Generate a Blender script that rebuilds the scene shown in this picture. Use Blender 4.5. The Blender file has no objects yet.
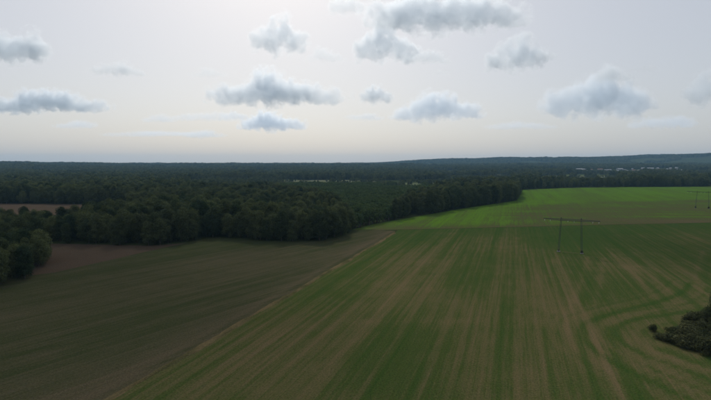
import bpy, bmesh, math, random
import numpy as np
from mathutils import Vector, Matrix

R = math.radians
scene = bpy.context.scene
col = scene.collection
random.seed(7)
rng = np.random.default_rng(11)

# ------------------------------------------------------------------ camera
CAM_H = 50.0
LENS = 24.0
PITCH = math.atan(36.0 / 474.0)
cam_d = bpy.data.cameras.new("camera")
cam_d.lens = LENS
cam_d.sensor_width = 36.0
cam_d.clip_start = 0.5
cam_d.clip_end = 60000.0
cam = bpy.data.objects.new("camera", cam_d)
col.objects.link(cam)
cam.location = (0, 0, CAM_H)
cam.rotation_euler = (math.pi / 2 - PITCH, 0, 0)
scene.camera = cam

# ------------------------------------------------------------------ sky and sun
SUN_EL, SUN_AZ = R(40.0), R(-9.0)            # azimuth measured from +Y towards +X
world = bpy.data.worlds.new("World")
scene.world = world
world.use_nodes = True
wn, wl = world.node_tree.nodes, world.node_tree.links
wn.clear()
sky = wn.new("ShaderNodeTexSky")
sky.sky_type = 'NISHITA'
sky.sun_disc = False
sky.sun_elevation = SUN_EL
sky.sun_rotation = SUN_AZ
sky.altitude = 100
sky.air_density = 1.0
sky.dust_density = 2.8
sky.ozone_density = 1.0
veil = wn.new("ShaderNodeMix"); veil.data_type = 'RGBA'      # thin high milky cloud over the whole sky
veil.inputs[0].default_value = 0.63
veil.inputs[7].default_value = (6.5, 6.68, 7.05, 1)
bg = wn.new("ShaderNodeBackground")
bg.inputs[1].default_value = 0.121
wo = wn.new("ShaderNodeOutputWorld")
wl.new(sky.outputs[0], veil.inputs[6])
wl.new(veil.outputs[2], bg.inputs[0])
wl.new(bg.outputs[0], wo.inputs[0])

sun_d = bpy.data.lights.new("sun", 'SUN')
sun_d.energy = 2.3
sun_d.angle = R(0.6)
sun_d.color = (1.0, 0.95, 0.86)
sun = bpy.data.objects.new("sun", sun_d)
col.objects.link(sun)
to_sun = Vector((math.sin(SUN_AZ) * math.cos(SUN_EL), math.cos(SUN_AZ) * math.cos(SUN_EL), math.sin(SUN_EL)))
sun.rotation_euler = to_sun.to_track_quat('Z', 'Y').to_euler()
sun.location = (0, 0, 300)

scene.view_settings.view_transform = 'Standard'
scene.view_settings.look = 'None'
scene.view_settings.gamma = 1.0
scene.view_settings.exposure = -0.35
scene.view_settings.use_curve_mapping = False
scene.render.engine = 'CYCLES'
cy = scene.cycles
cy.use_denoising = True
cy.max_bounces = 10
cy.diffuse_bounces = 2
cy.glossy_bounces = 1
cy.transmission_bounces = 2
cy.volume_bounces = 8
cy.transparent_max_bounces = 8
cy.use_adaptive_sampling = True
cy.adaptive_threshold = 0.015
cy.volume_step_rate = 1.0
cy.volume_max_steps = 256

# ------------------------------------------------------------------ helpers
def ground_point(px, py, z=0.0):
    """ground position seen at a pixel of the 711x400 photograph"""
    dx, dy = (px - 355.5) / 474.0, (200.0 - py) / 474.0
    c, s = math.cos(PITCH), math.sin(PITCH)
    d = Vector((dx, c + dy * s, -s + dy * c))
    t = (z - CAM_H) / d.z
    return Vector((d.x * t, d.y * t, z))

def gp(px, py):
    p = ground_point(px, py)
    return (p.x, p.y)

def at_depth(px, Y):
    return (px - 355.5) / 474.0 * Y

def hash2(ix, iy, seed):
    h = (ix.astype(np.int64) * 374761393 + iy.astype(np.int64) * 668265263 + seed * 974711) & 0x7fffffff
    h = ((h ^ (h >> 13)) * 1274126177) & 0x7fffffff
    h = h ^ (h >> 16)
    return (h & 0xffff) / 65535.0

def vnoise(x, y, seed=0):
    x = np.asarray(x, float); y = np.asarray(y, float)
    ix, iy = np.floor(x), np.floor(y)
    fx, fy = x - ix, y - iy
    fx = fx * fx * (3 - 2 * fx); fy = fy * fy * (3 - 2 * fy)
    a = hash2(ix, iy, seed); b = hash2(ix + 1, iy, seed)
    c = hash2(ix, iy + 1, seed); d = hash2(ix + 1, iy + 1, seed)
    return (a * (1 - fx) + b * fx) * (1 - fy) + (c * (1 - fx) + d * fx) * fy

def fbm(x, y, seed=0, octs=4):
    s, a, t = 0, 1.0, 0
    for o in range(octs):
        s = s + a * vnoise(x * 2 ** o, y * 2 ** o, seed + o * 17); t += a; a *= 0.5
    return s / t

def sstep(a, b, x):
    t = np.clip((np.asarray(x, float) - a) / (b - a), 0, 1)
    return t * t * (3 - 2 * t)

def inside(poly, x, y):
    x = np.asarray(x, float); y = np.asarray(y, float)
    r = np.zeros(x.shape, bool)
    n = len(poly)
    for i in range(n):
        x0, y0 = poly[i]; x1, y1 = poly[(i + 1) % n]
        if y0 == y1: continue
        c = ((y0 > y) != (y1 > y)) & (x < (x1 - x0) * (y - y0) / (y1 - y0) + x0)
        r ^= c
    return r

def polyline_dist(pts, x, y):
    d = np.full(np.shape(x), 1e9)
    for (x0, y0), (x1, y1) in zip(pts[:-1], pts[1:]):
        dx, dy = x1 - x0, y1 - y0
        t = np.clip(((x - x0) * dx + (y - y0) * dy) / (dx * dx + dy * dy + 1e-9), 0, 1)
        d = np.minimum(d, np.hypot(x - x0 - t * dx, y - y0 - t * dy))
    return d

def smooth_line(pts, n=2):
    for _ in range(n):
        q = [pts[0]]
        for a, b in zip(pts[:-1], pts[1:]):
            q.append((a[0] * .75 + b[0] * .25, a[1] * .75 + b[1] * .25))
            q.append((a[0] * .25 + b[0] * .75, a[1] * .25 + b[1] * .75))
        q.append(pts[-1]); pts = q
    return pts

def tag(o, label=None, cat=None, group=None, kind=None):
    if label: o["label"] = label
    if cat: o["category"] = cat
    if group: o["group"] = group
    if kind: o["kind"] = kind
    return o

def add_obj(name, me, parent=None, mat=None):
    o = bpy.data.objects.new(name, me)
    col.objects.link(o)
    if parent is not None: o.parent = parent
    if mat is not None and me is not None and not me.materials: me.materials.append(mat)
    return o

def empty(name, loc, rz=0.0, s=1.0):
    o = bpy.data.objects.new(name, None)
    o.empty_display_size = 0.5
    o.location = loc; o.rotation_euler = (0, 0, rz); o.scale = (s, s, s)
    col.objects.link(o)
    return o

def mesh_from(name, verts, faces, mat=None, smooth=False):
    me = bpy.data.meshes.new(name)
    me.from_pydata([tuple(map(float, v)) for v in verts], [], faces)
    if mat: me.materials.append(mat)
    if smooth: me.polygons.foreach_set("use_smooth", [True] * len(me.polygons))
    me.update()
    return me

class MB:
    def __init__(s): s.v, s.f = [], []
    def bar(s, a, b, w, w2=None, n=4):
        a, b = Vector(a), Vector(b)
        if w2 is None: w2 = w
        z = (b - a).normalized()
        u = z.cross(Vector((0.13, 0.29, 0.95)) if abs(z.z) < 0.9 else Vector((1, 0.1, 0))).normalized()
        t = z.cross(u)
        k = len(s.v)
        for p, r in ((a, w), (b, w2)):
            for i in range(n):
                an = 2 * math.pi * (i + .5) / n
                s.v.append(p + (u * math.cos(an) + t * math.sin(an)) * r)
        for i in range(n):
            j = (i + 1) % n
            s.f.append((k + i, k + j, k + n + j, k + n + i))
        s.f.append(tuple(k + i for i in reversed(range(n))))
        s.f.append(tuple(k + n + i for i in range(n)))
    def box(s, lo, hi):
        k = len(s.v)
        for z in (lo[2], hi[2]):
            for x, y in ((lo[0], lo[1]), (hi[0], lo[1]), (hi[0], hi[1]), (lo[0], hi[1])): s.v.append(Vector((x, y, z)))
        s.f += [(k+3, k+2, k+1, k), (k+4, k+5, k+6, k+7)] + [(k+i, k+(i+1) % 4, k+4+(i+1) % 4, k+4+i) for i in range(4)]
    def lathe(s, a, prof, n=8):
        a = Vector(a); k = len(s.v)
        for r, z in prof:
            for i in range(n):
                an = 2 * math.pi * i / n
                s.v.append(a + Vector((r * math.cos(an), r * math.sin(an), z)))
        for q in range(len(prof) - 1):
            for i in range(n):
                j = (i + 1) % n
                s.f.append((k+q*n+i, k+q*n+j, k+(q+1)*n+j, k+(q+1)*n+i))
    def mesh(s, name, mat, smooth=False): return mesh_from(name, s.v, s.f, mat, smooth)

# ------------------------------------------------------------------ materials
def new_mat(name):
    m = bpy.data.materials.new(name); m.use_nodes = True
    n, l = m.node_tree.nodes, m.node_tree.links
    b = n["Principled BSDF"]
    return m, n, l, b

def N(n, t, **kw):
    x = n.new(t)
    for k, v in kw.items(): setattr(x, k, v)
    return x

def mixcol(n, l, fac, a, b, blend='MIX'):
    m = n.new("ShaderNodeMix"); m.data_type = 'RGBA'; m.blend_type = blend
    for sock, v in ((m.inputs[0], fac), (m.inputs[6], a), (m.inputs[7], b)):
        if hasattr(v, "is_linked"): l.new(v, sock)
        elif isinstance(v, (int, float)): sock.default_value = v
        else: sock.default_value = (*v, 1)
    return m.outputs[2]

def maprange(n, l, v, a, b, c=0.0, d=1.0):
    m = n.new("ShaderNodeMapRange")
    m.inputs[1].default_value, m.inputs[2].default_value = a, b
    m.inputs[3].default_value, m.inputs[4].default_value = c, d
    l.new(v, m.inputs[0])
    return m.outputs[0]

def noise(n, l, vec, scale, detail=4, rough=0.6):
    t = n.new("ShaderNodeTexNoise")
    t.inputs["Scale"].default_value = scale
    t.inputs["Detail"].default_value = detail
    t.inputs["Roughness"].default_value = rough
    if vec is not None: l.new(vec, t.inputs["Vector"])
    return t.outputs[0]

def field_material(name, dry, green, lush, angle, grain=1.0, row=0.8, thin_w=1.9):
    """crop/stubble cover: vertex attribute 'cover' is how green the plants grow; rows run along angle"""
    m, n, l, b = new_mat(name)
    geo = n.new("ShaderNodeNewGeometry")
    att = n.new("ShaderNodeAttribute"); att.attribute_name = "cover"
    mp = n.new("ShaderNodeMapping"); mp.inputs["Rotation"].default_value = (0, 0, angle)
    l.new(geo.outputs["Position"], mp.inputs[0])
    st = n.new("ShaderNodeMapping"); st.inputs["Scale"].default_value = (1.0, 0.07, 1.0)
    l.new(mp.outputs[0], st.inputs[0])
    streak = noise(n, l, st.outputs[0], row, 3, 0.65)
    st2 = n.new("ShaderNodeMapping"); st2.inputs["Scale"].default_value = (1.0, 0.012, 1.0)
    l.new(mp.outputs[0], st2.inputs[0])
    thin = noise(n, l, st2.outputs[0], row * 1.15, 5, 0.8)
    patch = noise(n, l, geo.outputs["Position"], 0.09, 6, 0.68)
    fine = noise(n, l, geo.outputs["Position"], 1.3 * grain, 5, 0.75)
    s1 = n.new("ShaderNodeMath"); s1.operation = 'MULTIPLY_ADD'
    l.new(streak, s1.inputs[0]); s1.inputs[1].default_value = 0.8; l.new(att.outputs["Fac"], s1.inputs[2])
    s2 = n.new("ShaderNodeMath"); s2.operation = 'MULTIPLY_ADD'
    l.new(patch, s2.inputs[0]); s2.inputs[1].default_value = 0.75; l.new(s1.outputs[0], s2.inputs[2])
    s3 = n.new("ShaderNodeMath"); s3.operation = 'MULTIPLY_ADD'
    l.new(fine, s3.inputs[0]); s3.inputs[1].default_value = 1.1; l.new(s2.outputs[0], s3.inputs[2])
    s4 = n.new("ShaderNodeMath"); s4.operation = 'MULTIPLY_ADD'
    l.new(thin, s4.inputs[0]); s4.inputs[1].default_value = thin_w; l.new(s3.outputs[0], s4.inputs[2])
    s5 = n.new("ShaderNodeMath"); s5.operation = 'SUBTRACT'; l.new(s4.outputs[0], s5.inputs[0]); s5.inputs[1].default_value = thin_w * .5
    f1 = maprange(n, l, s5.outputs[0], 1.30, 2.20)
    f2 = maprange(n, l, s5.outputs[0], 1.95, 2.75)
    c = mixcol(n, l, f1, dry, green)
    c = mixcol(n, l, f2, c, lush)
    g = maprange(n, l, noise(n, l, geo.outputs["Position"], 2.3 * grain, 4, 0.8), 0.3, 0.7, 0.55, 1.45)
    cc = n.new("ShaderNodeMix"); cc.data_type = 'RGBA'; cc.blend_type = 'MULTIPLY'; cc.inputs[0].default_value = 1
    l.new(c, cc.inputs[6]); l.new(g, cc.inputs[7])
    l.new(cc.outputs[2], b.inputs["Base Color"])
    b.inputs["Roughness"].default_value = 0.95
    b.inputs["Specular IOR Level"].default_value = 0.0
    bp = n.new("ShaderNodeBump"); bp.inputs["Strength"].default_value = 0.6; bp.inputs["Distance"].default_value = 0.25
    l.new(fine, bp.inputs["Height"]); l.new(bp.outputs[0], b.inputs["Normal"])
    return m

def foliage_material(name, dark, light, odd, trans=0.25):
    m, n, l, b = new_mat(name)
    oi = n.new("ShaderNodeObjectInfo")
    att = n.new("ShaderNodeAttribute"); att.attribute_name = "leaf"
    reg = noise(n, l, oi.outputs["Location"], 0.012, 2, 0.5)
    c = mixcol(n, l, oi.outputs["Random"], dark, light)
    f = maprange(n, l, reg, 0.45, 0.7, 0.0, 0.75)
    c = mixcol(n, l, f, c, odd)
    g = maprange(n, l, att.outputs["Fac"], 0, 1, 0.65, 1.35)
    cc = n.new("ShaderNodeMix"); cc.data_type = 'RGBA'; cc.blend_type = 'MULTIPLY'; cc.inputs[0].default_value = 1
    l.new(c, cc.inputs[6]); l.new(g, cc.inputs[7])
    dif = n.new("ShaderNodeBsdfDiffuse"); l.new(cc.outputs[2], dif.inputs[0])
    tr = n.new("ShaderNodeBsdfTranslucent"); l.new(cc.outputs[2], tr.inputs[0])
    mx = n.new("ShaderNodeMixShader"); mx.inputs[0].default_value = trans
    l.new(dif.outputs[0], mx.inputs[1]); l.new(tr.outputs[0], mx.inputs[2])
    l.new(mx.outputs[0], n["Material Output"].inputs[0])
    return m

def plain(name, color, rough=0.8, metal=0.0, var=0.25, scale=1.5):
    m, n, l, b = new_mat(name)
    tc = n.new("ShaderNodeTexCoord")
    f = noise(n, l, tc.outputs["Object"], scale, 4, 0.65)
    c = mixcol(n, l, f, tuple(x * (1 - var) for x in color), tuple(min(1, x * (1 + var)) for x in color))
    l.new(c, b.inputs["Base Color"])
    b.inputs["Roughness"].default_value = rough
    b.inputs["Metallic"].default_value = metal
    return m

MAT_LEAF = foliage_material("broadleaf_foliage", (0.026, 0.046, 0.023), (0.108, 0.128, 0.052), (0.064, 0.076, 0.037), 0.34)
MAT_LEAF_YOUNG = foliage_material("young_foliage", (0.040, 0.070, 0.026), (0.080, 0.112, 0.040), (0.060, 0.088, 0.032))
MAT_SCRUB = foliage_material("scrub_foliage", (0.044, 0.054, 0.024), (0.085, 0.090, 0.042), (0.070, 0.072, 0.038))
MAT_BARK = plain("bark", (0.06, 0.048, 0.036), 0.95)
MAT_STEEL = plain("galvanised_steel", (0.05, 0.056, 0.053), 0.7, 0.0)
MAT_GLASS = plain("insulator_glass", (0.42, 0.45, 0.42), 0.3)
MAT_CONC = plain("concrete", (0.22, 0.21, 0.19), 0.9)

# ------------------------------------------------------------------ terrain
def terrain(x, y):
    x = np.asarray(x, float); y = np.asarray(y, float)
    d = np.hypot(x, y)
    px = 355.5 + 474.0 * x / np.maximum(y, 200.0)
    far = sstep(1700, 4800, d)
    z = far * (30 + 12 * (fbm(x / 1500, y / 1500, 5, 3) - 0.5) + 10 * sstep(110, 0, px))
    hz = np.interp(px, [330, 380, 440, 500, 560, 600, 640, 680, 720, 900], [0, 14, 62, 80, 82, 84, 96, 100, 118, 120])
    z = z + sstep(5200, 6600, d) * hz * (0.93 + 0.14 * fbm(x / 500, y / 500, 9, 3))
    ridge = np.interp(px, [560, 620, 660, 690, 720, 900], [0, 26, 52, 40, 30, 40])
    z = z + sstep(7600, 8600, d) * ridge
    return z

gm, n, l, b = new_mat("land_cover")
geo = n.new("ShaderNodeNewGeometry")
big = noise(n, l, geo.outputs["Position"], 0.0016, 5, 0.6)
mid = noise(n, l, geo.outputs["Position"], 0.012, 5, 0.65)
c = mixcol(n, l, maprange(n, l, mid, 0.35, 0.65), (0.022, 0.032, 0.012), (0.045, 0.055, 0.020))
c = mixcol(n, l, maprange(n, l, big, 0.57, 0.62), c, (0.085, 0.105, 0.035))
l.new(c, b.inputs["Base Color"]); b.inputs["Roughness"].default_value = 1.0
b.inputs["Specular IOR Level"].default_value = 0.0

gx = np.concatenate([np.arange(-11000, -2000, 250), np.arange(-2000, 2001, 100), np.arange(2250, 11001, 250)])
gy = np.concatenate([np.arange(-1500, 0, 250), np.arange(0, 5000, 100), np.arange(5000, 11501, 150)])
GX, GY = np.meshgrid(gx, gy)
GZ = terrain(GX, GY)
nx, ny = len(gx), len(gy)
vv = np.stack([GX.ravel(), GY.ravel(), GZ.ravel()], 1)
ff = [(j * nx + i, j * nx + i + 1, (j + 1) * nx + i + 1, (j + 1) * nx + i) for j in range(ny - 1) for i in range(nx - 1)]
ground = add_obj("ground", mesh_from("ground", vv, ff, gm, True))
tag(ground, "rolling land with far blue hills at the horizon", "ground", kind="structure")

# ------------------------------------------------------------------ fields
ROW = math.atan2(81, 243)                       # field rows run 18 degrees right of straight ahead
def rot_uv(x, y, az):
    return x * math.cos(az) - y * math.sin(az), x * math.sin(az) + y * math.cos(az)

def field(name, poly, res, z, mat, cover, label, az=0.0, res_v=None):
    res_v = res_v or res
    ca_, sa_ = math.cos(az), math.sin(az)
    uv = [(p[0] * ca_ - p[1] * sa_, p[0] * sa_ + p[1] * ca_) for p in poly]    # grid runs along the rows
    xs = [p[0] for p in uv]; ys = [p[1] for p in uv]
    ax = np.arange(min(xs) - res, max(xs) + 2 * res, res); ay = np.arange(min(ys) - res_v, max(ys) + 2 * res_v, res_v)
    U, V = np.meshgrid(ax, ay)
    X, Y = U * ca_ + V * sa_, -U * sa_ + V * ca_
    ins = inside(poly, X, Y)
    q = ins[:-1, :-1] | ins[1:, :-1] | ins[:-1, 1:] | ins[1:, 1:]
    jj, ii = np.nonzero(q)
    w = X.shape[1]
    F = np.stack([jj * w + ii, jj * w + ii + 1, (jj + 1) * w + ii + 1, (jj + 1) * w + ii], 1)
    used = np.unique(F)
    remap = np.full(X.size, -1); remap[used] = np.arange(len(used))
    x, y = X.ravel()[used], Y.ravel()[used]
    out = ~ins.ravel()[used]
    ox, oy = x[out], y[out]                     # pull the outer corners in to the boundary
    bd = np.full(ox.shape, 1e9); bx, by = ox.copy(), oy.copy()
    for (x0, y0), (x1, y1) in zip(poly, poly[1:] + poly[:1]):
        dx, dy = x1 - x0, y1 - y0
        t = np.clip(((ox - x0) * dx + (oy - y0) * dy) / (dx * dx + dy * dy + 1e-9), 0, 1)
        cx, cyy = x0 + t * dx, y0 + t * dy
        d = np.hypot(ox - cx, oy - cyy); k = d < bd
        bd[k] = d[k]; bx[k] = cx[k]; by[k] = cyy[k]
    x[out] = bx; y[out] = by
    me = bpy.data.meshes.new(name)
    zz = np.full_like(x, z) + terrain(x, y)
    me.from_pydata(np.stack([x, y, zz], 1).tolist(), [], remap[F].tolist())
    a = me.attributes.new("cover", 'FLOAT', 'POINT')
    a.data.foreach_set("value", np.clip(cover(x, y), -0.5, 1.5).astype(np.float32))
    me.materials.append(mat); me.update()
    o = add_obj(name, me)
    tag(o, label, "field", kind="structure")
    return o

TAN = [gp(395, 233), gp(110, 400)]
tdx, tdy = TAN[1][0] - TAN[0][0], TAN[1][1] - TAN[0][1]
def tan_x(y): return TAN[0][0] + (y - TAN[0][1]) * tdx / tdy
headland = [gp(380, 230.3), gp(470, 228.2), gp(560, 226), gp(640, 224.2), gp(711, 222.8), gp(900, 220)]

# the big striped field in the middle and on the right
main_poly = [(tan_x(20), 20), (tan_x(TAN[0][1]), TAN[0][1]), gp(398, 230.0)] + headland[1:] + [(520, 20)]
scrub_c = [gp(720, 312), gp(690, 318), gp(668, 326), gp(655, 334), gp(672, 345), gp(690, 352), gp(712, 360), gp(760, 372)]
track_pts = [
    [(690, 283), (684, 292), (660, 302), (620, 311), (590, 320), (581, 327), (586, 343), (606, 360), (640, 376), (690, 400), (740, 425)],
    [(720, 307), (680, 313), (640, 318), (620, 325), (614, 332), (620, 342), (645, 356), (680, 368), (720, 384)],
    [(760, 318), (711, 366), (690, 360), (665, 350)],
    [(596, 258), (590, 285), (582, 305), (577, 322), (585, 350), (600, 400)],
    [(640, 268), (655, 290), (664, 300)],
    [(711, 252), (704, 275), (711, 292)],
]
tracks = [smooth_line([gp(*p) for p in t], 3) for t in track_pts]
dry_spots = [(432, 262, 26, 16), (425, 285, 22, 20), (415, 300, 16, 16), (300, 335, 22, 24), (553, 300, 14, 22), (556, 318, 12, 14),
             (470, 315, 16, 18), (350, 380, 10, 20), (640, 268, 22, 16), (700, 238, 40, 14), (660, 345, 14, 14), (640, 380, 14, 16),
             (590, 262, 20, 20), (530, 380, 12, 12), (250, 345, 14, 20), (480, 240, 22, 18), (690, 262, 26, 20)]
lush_spots = [(625, 238, 42, 26), (540, 245, 30, 22), (470, 280, 16, 28), (505, 330, 10, 26), (380, 345, 12, 20), (420, 240, 22, 14),
              (400, 380, 10, 20), (690, 258, 22, 12), (330, 300, 8, 22), (600, 390, 12, 8), (570, 240, 26, 12), (600, 232, 70, 14)]

def main_cover(x, y):
    u, v = rot_uv(x, y, ROW)
    wob = 1.2 * (vnoise(u / 60, v / 60, 3) - 0.5)
    c = 0.87 * np.ones_like(x)
    c += 0.50 * (vnoise((u + wob) / 2.6, v / 130, 21) - 0.5)
    c += 0.34 * (vnoise((u + wob) / 10.0, v / 170, 22) - 0.5)
    c += 0.25 * (vnoise((u + wob) / 1.9, v / 110, 23) - 0.5)
    c += 0.12 * np.sin(2 * math.pi * u / 3.0) * (0.4 + vnoise(u / 20, v / 50, 24))
    c += 0.36 * (fbm(x / 40, y / 40, 31, 5) - 0.5)
    for px, py, ru, rv in dry_spots:
        g = gp(px, py); a, bb = rot_uv(g[0], g[1], ROW)
        c -= 0.24 * np.exp(-((u - a) / ru * 1.2) ** 2 - ((v - bb) / (rv * 1.6)) ** 2)
    for px, py, ru, rv in lush_spots:
        g = gp(px, py); a, bb = rot_uv(g[0], g[1], ROW)
        c += 0.22 * np.exp(-((u - a) / ru * 1.2) ** 2 - ((v - bb) / (rv * 1.6)) ** 2)
    c += 0.32 * sstep(60, 0, polyline_dist(headland, x, y))
    # a thin sprayer tramline pair every 24 m
    tr = np.abs(((u + 7) % 24.0) - 12.0)
    c -= 0.16 * np.exp(-((tr - 0.9) / 0.7) ** 2)
    # headland turns round the scrub island
    near = sstep(40, 12, polyline_dist(scrub_c, x, y))
    c = c * (1 - 0.35 * near) + 0.42 * near * 0.35 / 0.35 * 0.35
    for k, t in enumerate(tracks):
        d = polyline_dist(t, x, y)
        c += (0.42, 0.34, 0.4, 0.15, 0.15, 0.15)[k] * np.exp(-(d / (1.7, 1.4, 1.8, 1.2, 1.2, 1.6)[k]) ** 2)
        c -= 0.22 * np.exp(-((d - 3.6) / 1.2) ** 2)
        if k < 2:
            c += 0.15 * np.cos(d * 2 * math.pi / 3.4) * sstep(16, 4, d)
    # broad bleached furrow band crossing the rows
    cross = polyline_dist([gp(355, 322), gp(480, 321)], x, y)
    c -= 0.18 * np.exp(-(cross / 2.5) ** 2)
    e = x - tan_x(y)
    c += 0.20 * np.exp(-((e - 9) / 5) ** 2)
    return c

MAT_MAIN = field_material("striped_stubble", (0.112, 0.088, 0.044), (0.056, 0.068, 0.021), (0.033, 0.061, 0.014), ROW)
field("striped_field", main_poly, 0.8, 0.03, MAT_MAIN, main_cover, "large field striped green and straw brown with curved tracks on the right", ROW, 2.2)

# olive-grey field on the left
wood_front = [(-260, 240), (-60, 242), (40, 243), (100, 244.5), (150, 245.5), (182, 243.5), (203, 239.0), (216, 237.0), (232, 238.5), (255, 240.2),
              (290, 241.3), (315, 241.3), (336, 238.5), (347, 233.5), (352, 230.0)]
left_poly = [(tan_x(20), 20), (tan_x(TAN[0][1]), TAN[0][1]), gp(395, 231.0), gp(372, 229.5)] + [gp(*p) for p in reversed(wood_front)] + [gp(-300, 300), (-330, 20)]
AZ_L = R(36)
def left_cover(x, y):
    u, v = rot_uv(x, y, AZ_L)
    u2, v2 = rot_uv(x, y, ROW)
    wob = 6 * (fbm(x / 120, y / 120, 41, 2) - 0.5)
    c = 0.50 * np.ones_like(x)
    c += 0.42 * (vnoise((u + wob) / 2.4, v / 140, 51) - 0.5)
    c += 0.34 * (vnoise((u + wob) / 13.0, v / 160, 52) - 0.5)
    c += 0.40 * (fbm(x / 60, y / 60, 53, 4) - 0.5)
    e = tan_x(y) - x
    c += 0.14
    c -= 0.50 * np.exp(-(e / 12) ** 2)
    c += 0.45 * np.exp(-((e - 2.8) / 1.2) ** 2) - 0.35 * np.exp(-((e - 5.2) / 1.1) ** 2)
    for line in ([(71, 336), (202, 300), (349, 258)], [(0, 357), (95, 341), (165, 312)], [(150, 366), (280, 316), (372, 243)]):
        d = polyline_dist([gp(*p) for p in line], x, y)
        c += 0.30 * np.exp(-((d - 1.0) / 1.0) ** 2) - 0.22 * np.exp(-((d + 1.5) / 1.6) ** 2)
    c += 0.35 * sstep(42, 6, polyline_dist([gp(*p) for p in wood_front], x, y))
    return c
MAT_LEFT = field_material("olive_stubble", (0.078, 0.065, 0.039), (0.045, 0.049, 0.023), (0.032, 0.042, 0.016), AZ_L, 1.0, 0.8, 2.2)
field("olive_field", left_poly, 1.0, 0.02, MAT_LEFT, left_cover, "smooth olive grey field in the left foreground below the long wood", AZ_L, 4.0)

# the bare brown field corner beyond the tree clump
brown_poly = [gp(-120, 262), gp(20, 277), gp(55, 272.5), gp(110, 260), gp(165, 247.5), gp(186, 243.2), gp(150, 245.7), gp(100, 244.7), gp(40, 243.4), gp(-120, 243)]
MAT_BROWN = field_material("bare_soil", (0.070, 0.051, 0.036), (0.058, 0.047, 0.030), (0.045, 0.045, 0.022), R(75))
field("ploughed_field", brown_poly, 2.0, 0.05, MAT_BROWN,
      lambda x, y: 0.15 + 0.3 * (vnoise(rot_uv(x, y, R(75))[0] / 5, x / 90, 61) - 0.5), "bare brown ploughed field between the tree clump and the long wood")

# the bright green field with the brown strip in front of the far wood
bright_poly = [gp(352, 229.6), gp(372, 229.4)] + [gp(380, 230.0), gp(470, 227.9), gp(560, 225.7), gp(640, 223.9), gp(711, 222.5), gp(900, 219.8)] + \
    [gp(900, 185.3), gp(711, 186.6), gp(620, 187.2), gp(560, 188.2), gp(514, 190.2), gp(519, 193), gp(517, 200.6), gp(462, 208.8), gp(420, 216), gp(380, 223)]
b_top = [gp(486, 207), gp(530, 203.5), gp(600, 200.5), gp(711, 198.5), gp(900, 196)]
brown_strip = [gp(490, 240), gp(484, 214)] + b_top + [gp(900, 232), gp(711, 236), gp(560, 238)]
def bright_cover(x, y):
    u, v = rot_uv(x, y, ROW)
    c = 1.2 + 0.45 * (vnoise(u / 7, v / 200, 71) - 0.5) + 0.3 * (fbm(x / 70, y / 70, 72, 3) - 0.5)
    ins = inside(brown_strip, x, y)
    d = polyline_dist(brown_strip + brown_strip[:1], x, y)
    s = np.where(ins, sstep(0, 45, d + 14 * (fbm(x / 25, y / 25, 75, 2) - .5)), 0) * 0.9
    band = 0.62 + 0.8 * (vnoise(y / 12 + x / 200, x / 160, 73) - 0.5) + 0.55 * (fbm(x / 45, y / 30, 74, 3) - 0.5)
    c = c * (1 - s) + band * s
    dl = polyline_dist([gp(380, 230), gp(470, 227.9), gp(560, 225.7), gp(711, 222.5), gp(900, 219.8)], x, y)
    c -= 0.3 * np.exp(-(dl / 4) ** 2) + 0.5 * np.exp(-(dl / (16 + 14 * fbm(x / 30, y / 30, 76, 2))) ** 2)
    return c
MAT_BRIGHT = field_material("fresh_crop", (0.076, 0.066, 0.034), (0.056, 0.074, 0.022), (0.070, 0.140, 0.013), ROW, 0.5, 0.4)
field("bright_field", bright_poly, 3.0, 0.025, MAT_BRIGHT, bright_cover, "bright green crop field with a brown strip in front of the far wood")

# dry grass verge between the two fields, a real raised bank a hand high
def verge():
    r = random.Random(3)
    v, f = [], []
    y = 20.0; k = 0
    ys = np.arange(20, TAN[0][1] + 2, 2.0)
    for y in ys:
        cx = tan_x(y) - 0.2 + 0.35 * math.sin(y * 0.11) + r.uniform(-.15, .15)
        w = 0.5 + 1.3 * float(vnoise(y / 7.0, 0.5, 82)) + r.uniform(-.25, .25)
        for s, z in ((-1.0, 0.02), (-0.5, 0.14), (0.4, 0.16), (1.0, 0.02)):
            v.append((cx + s * w, y, z + (r.uniform(0, .06) if z > .1 else 0)))
    for j in range(len(ys) - 1):
        for i in range(3):
            a = j * 4 + i
            f.append((a, a + 1, a + 5, a + 4))
    me = mesh_from("grass_verge", v, f, MAT_VERGE)
    at = me.attributes.new("cover", 'FLOAT', 'POINT')
    at.data.foreach_set("value", np.array([0.45 + 1.6 * (vnoise(p[0] / 2, p[1] / 5, 81) - .5) for p in v], dtype=np.float32))
    return tag(add_obj("grass_verge", me), "straw coloured grass verge running between the olive and striped fields", "verge", kind="structure")
MAT_VERGE = field_material("dry_verge", (0.118, 0.092, 0.046), (0.080, 0.068, 0.032), (0.05, 0.055, 0.022), ROW)
verge()

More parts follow.
